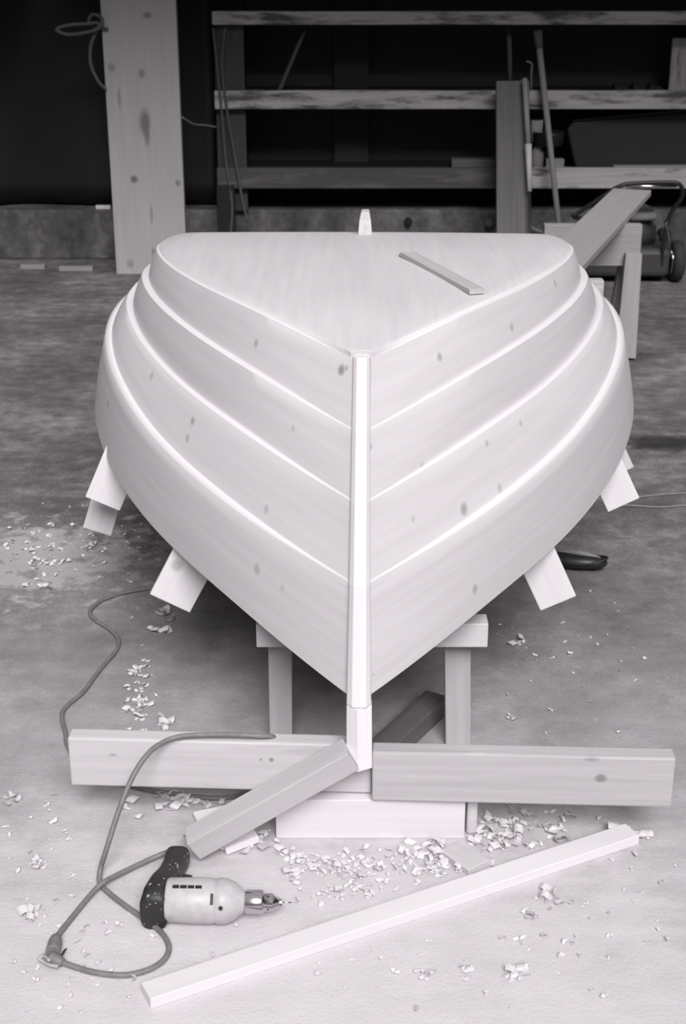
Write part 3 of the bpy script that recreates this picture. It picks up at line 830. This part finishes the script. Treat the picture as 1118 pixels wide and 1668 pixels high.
cp = [hend - hx * .012, hend + hx * .012 + Vector((0, 0, .004)), fl(291, 1386, .026), fl(280, 1386, .022), fl(258, 1394, .012), fl(225, 1409, .008), fl(190, 1426, .012), fl(168, 1438, .0165), fl(150, 1455, .008), fl(125, 1485, .0065), fl(105, 1510, .0065), fl(92, 1526, .010)]
MB().tube(cp[:3], [.009, .008, .007], 10, sub=4).build('strain_relief', m_black, drill)
MB().tube(cp[1:], .0053, 10, sub=7).build('cord', m_cord, drill)
pl0, pl1 = fl(92, 1526, .011), fl(86, 1552, .013)
pg = MB().tube([pl0, lerp(pl0, pl1, .3), pl1], [.008, .0125, .0135], 12, sub=3).build('plug', m_cord, drill)
MB().board(fl(101, 1556, .006), fl(107, 1546, .028), .006, .002).build('plug_prong', m_dark_metal, pg)
# extension cord
ext = thing('extension_cord', fl(110, 1216), 'dark extension cord winding from under the hull over the left beam to the drill plug', 'cord')
Z = .0055
ep = [fl(x, y, Z) for x, y in ((330, 948), (290, 952), (245, 958), (205, 965), (172, 975), (152, 988), (147, 1000), (158, 1012), (180, 1026), (193, 1042), (189, 1060), (170, 1082), (152, 1105), (135, 1128), (112, 1147), (102, 1160), (102, 1175), (107, 1195), (110, 1214))]
ep += [fl(128, 1240, Z), fl(170, 1265, Z), fl(230, 1284, Z), fl(290, 1294, Z), fl(345, 1300, Z), fl(385, 1297, Z), fl(415, 1280, .05), at(446, 1232, 2.525), at(448, 1203, 2.487), at(425, 1199, 2.474), at(380, 1197, 2.474), at(335, 1197, 2.474), at(298, 1199, 2.468)]
ep += [at(270, 1207, 2.455), at(245, 1224, 2.425), at(222, 1255, 2.39), at(203, 1295, 2.36), at(187, 1340, 2.33), at(173, 1385, 2.305), fl(164, 1415, .02), fl(163, 1438, Z), fl(178, 1455, Z), fl(205, 1476, Z), fl(235, 1497, Z), fl(262, 1518, Z), fl(275, 1540, Z), fl(270, 1560, Z), fl(248, 1577, Z), fl(215, 1587, Z), fl(185, 1588, Z), fl(150, 1583, Z), fl(122, 1575, Z), fl(102, 1568, .008)]
MB().tube(ep, .0053, 10, sub=7).build('cable', m_cord, ext)
s0, s1 = fl(103, 1568, .009), fl(82, 1560, .012)
sk_ = MB().tube([s0, lerp(s0, s1, .4), s1], [.007, .011, .012], 12, sub=3).build('socket', m_cord, ext)
MB().tube([fl(95, 1574, .012), fl(82, 1572, .012), fl(70, 1566, .010), fl(64, 1561, .014), fl(72, 1557, .016), fl(80, 1564, .022)], .003, 8, sub=5).build('frayed_string', m_beam_worn, sk_)

# ---------------------------------------------------------------- right-hand floor things
pa, pb = fl(893, 908, .024), fl(985, 918, .024)
pd = (pb - pa).normalized(); pw = Vector((-pd.y, pd.x, 0))
m = MB()
prof = [(-.02, .01), (0, .03), (.04, .036), (.09, .035), (.14, .028), (.165, .016), (.172, .004)]
for (d, r) in prof:
    for k in range(16):
        q = 2 * math.pi * k / 16
        m.v.append(pa + pd * d + pw * (math.cos(q) * r * 1.05) + Vector((0, 0, math.sin(q) * r * .68 + .002)))
for i in range(len(prof) - 1):
    for k in range(16):
        k2 = (k + 1) % 16; m.face((i * 16 + k, i * 16 + k2, (i + 1) * 16 + k2, (i + 1) * 16 + k), smooth=True)
m.face(range(16)); m.face([(len(prof) - 1) * 16 + k for k in range(16)])
po = thing('tool_pouch', (pa + pb) / 2 - Vector((0, 0, .02)), 'dark oblong leather pouch lying on the floor right of the hull', 'pouch')
m.build('body', m_leather, po)
ring = [pa + pd * (.075 + .095 * math.cos(q)) + pw * (.034 * math.sin(q)) + Vector((0, 0, .010 + .008 * math.cos(q * 2))) for q in [i * 2 * math.pi / 24 for i in range(25)]]
MB().tube(ring, .004, 8).build('welt', m_black, po)
MB().tube([pa + pd * .02 + Vector((0, 0, .022)), pa + pd * .09 + Vector((0, 0, .024)), pa + pd * .15 + Vector((0, 0, .014))], [.006, .013, .005], 8, sub=4).build('flap', plain('worn_leather', .22, .5), po)
for (pp, lab) in (([(1010, 812), (1045, 809), (1085, 805), (1130, 803), (1180, 806)], 'thin dark wire on the floor at the right edge, further from the viewer'), ([(1000, 822), (1040, 824), (1075, 826), (1130, 822), (1180, 818)], 'thin dark wire on the floor at the right edge, nearer the viewer')):
    tag(MB().tube([fl(x, y, .004) for x, y in pp], .0035, 7, sub=5).build('wire', m_cord), lab, 'wire', 'wires on the floor at right')

# ---------------------------------------------------------------- shavings
def curl(m, c, size, turns, width, yaw, flat, th0=0.0, lift=1.0):
    """a thin plane shaving: a ribbon wound into an open curl lying on the floor."""
    n = max(8, int(10 * turns)); a = Vector((math.cos(yaw), math.sin(yaw), 0)); s_ = Vector((-math.sin(yaw), math.cos(yaw), 0))
    b0 = len(m.v); pts = []
    for i in range(n + 1):
        t = i / n; q = th0 + t * turns * 2 * math.pi
        r = size * (.35 + .65 * t)
        pts.append((a * (math.cos(q) * r) + Vector((0, 0, (math.sin(q) * r) * flat)) + s_ * (width * 1.6 * t)))
    zmin = min(p.z for p in pts)
    for p in pts:
        p = p + c - Vector((0, 0, zmin - .001))
        w = s_ * (width * .5) + Vector((0, 0, width * .12))
        m.v.append(p - w); m.v.append(p + w)
    for i in range(n):
        m.face((b0 + 2 * i, b0 + 2 * i + 1, b0 + 2 * i + 3, b0 + 2 * i + 2), smooth=True)
sh = [((270, 1003), .030, 'large curled shaving on the floor below the left front mold arm'),
      ((258, 1028), .022, 'smaller curled shaving just below the left front mold arm'),
      ((852, 1049), .022, 'pale curl of shaving alone on the floor right of the trestle'),
      ((830, 1591), .020, 'round curled shaving alone on the floor in the right foreground'),
      ((755, 1582 + 8), .014, 'flat shaving beside the lone round curl in the right foreground'),
      ((368, 1385), .026, 'big fluffy shaving touching the lower end of the brace'),
      ((895, 1462), .022, 'shaving on the floor below the middle of the long batten at right'),
      ((868, 1488), .016, 'smaller shaving below the long batten, lower left of its neighbour'),
      ((1024, 1362), .026, 'bright tangle of shavings at the right tip of the long batten'),
      ((268, 1188), .026, 'tangled shaving behind the left beam below the hull shadow'),
      ((225, 1100), .020, 'pale shaving left of the trestle beside the winding cord'),
      ((232, 1150), .018, 'pale shaving left of the trestle just above the left beam'),
      ((45, 1500), .024, 'flat shaving near the left edge beside the cord loop'),
      ((60, 1408), .018, 'small flat shaving near the left edge above the cord loop'),
      ((25, 1297), .018, 'bright flake lying at the far left edge level with the beam'),
      ((690, 1600 - 12), .012, 'tiny flake on the floor in the middle foreground'),
      ((908, 1355), .026, 'pale shaving on the floor beneath the right end of the right beam'),
      ((832, 960 + 210), .012, 'small flake on the floor right of the trestle leg'),
      ((700, 1368), .016, 'pale curl lying against the foot of the clean floor plank')]
for (px, sz, lab) in sh:
    m = MB(); c = fl(*px)
    for kk in range(3):
        curl(m, c + Vector((random.uniform(-1, 1), random.uniform(-1, 1), 0)) * sz * .7, sz * random.uniform(.5, .8), random.uniform(.7, 1.6), sz * random.uniform(.45, .8), random.uniform(0, 6.28), random.uniform(.45, .8), random.uniform(0, 6))
    tag(m.build('wood_shaving', m_shave, fix=False), lab, 'shaving', 'single wood shavings on the floor')
lit = MB()
def scatter(n, cx_, cy_, rx, ry, s0, s1):
    for _ in range(n):
        x = random.gauss(cx_, rx); y = random.gauss(cy_, ry)
        if not (5 < x < 1113 and y < 1660): continue
        c = fl(x, y)
        sz = random.uniform(s0, s1)
        # keep clear of block, drill, batten
        tt = (x - 238) / (1030 - 238)
        if 0 < tt < 1 and abs(y - (1622 - 264 * tt)) < 32: continue
        if 225 < x < 460 and 1385 < y < 1510: continue
        if 440 < x < 790 and 1290 < y < 1372: continue
        curl(lit, c, sz, random.uniform(.35, 1.3), sz * random.uniform(.5, 1.1), random.uniform(0, 6.28), random.uniform(.25, .7), random.uniform(0, 6))
scatter(95, 560, 1415, 85, 22, .006, .014)
scatter(50, 620, 1450, 70, 25, .004, .010)
scatter(55, 400, 1395, 40, 18, .008, .016)
scatter(60, 800, 1365, 50, 22, .008, .016)
scatter(40, 720, 1400, 50, 15, .008, .015)
scatter(30, 880, 1350, 70, 18, .008, .015)
scatter(26, 285, 1305, 40, 10, .010, .018)
scatter(40, 228, 1130, 10, 45, .006, .013)
scatter(90, 60, 900, 60, 28, .006, .014)
scatter(60, 200, 890, 60, 40, .004, .008)
scatter(70, 150, 1560, 120, 60, .003, .008)
scatter(40, 700, 1560, 160, 50, .003, .008)
scatter(40, 950, 1450, 90, 50, .003, .009)
scatter(50, 950, 1080, 90, 90, .003, .007)
scatter(30, 60, 1380, 50, 60, .004, .010)
o = lit.build('wood_shavings', m_shave, loc=(0, 0, 0), fix=False)
tag(o, 'loose litter of fine wood shavings and chips scattered over the dirt floor', 'shavings', kind='stuff')

# ---------------------------------------------------------------- light
W = bpy.data.worlds.new('overcast'); S.world = W; W.use_nodes = True
wn = W.node_tree
bg = wn.nodes['Background']
tc = N(wn, 'ShaderNodeTexCoord'); sp = N(wn, 'ShaderNodeSeparateXYZ'); lk(wn, tc.outputs['Generated'], sp.inputs[0])
lk(wn, ramp(wn, mathn(wn, 'ADD', mathn(wn, 'MULTIPLY', sp.outputs[2], .5), .5), [(.50, (.05, .049, .0495, 1)), (.58, (.25, .245, .247, 1)), (.72, (.8, .787, .792, 1)), (1.0, (1.0, .985, .99, 1))]), bg.inputs[0])
bg.inputs[1].default_value = .42
sun = bpy.data.lights.new('overcast_sun', 'SUN'); sun.energy = 3.1; sun.angle = math.radians(30); sun.color = (1, .985, .99)
so = bpy.data.objects.new('overcast_sun', sun); C.objects.link(so)
so.location = (2, -4, 6)
sd = Vector((-.16, 1.0, -.98)).normalized()
so.rotation_euler = sd.to_track_quat('-Z', 'Y').to_euler()

# ---------------------------------------------------------------- camera
cam = bpy.data.cameras.new('camera'); co = bpy.data.objects.new('camera', cam); C.objects.link(co)
cam.sensor_fit = 'VERTICAL'; cam.sensor_height = 36; cam.sensor_width = 24; cam.lens = FPX / 1668 * 36
co.location = EYE; co.rotation_euler = (math.pi / 2 - PITCH, 0, 0)
cam.clip_start = .05
cam.dof.use_dof = True; cam.dof.focus_distance = 2.95; cam.dof.aperture_fstop = 8.0
S.camera = co
for o in S.objects:
    if '_w' in o.keys(): del o['_w']
S.view_settings.view_transform = 'Standard'; S.view_settings.look = 'None'
S.view_settings.gamma = 1.0; S.view_settings.use_curve_mapping = False
S.view_settings.exposure = 0.22
S.cycles.use_denoising = True
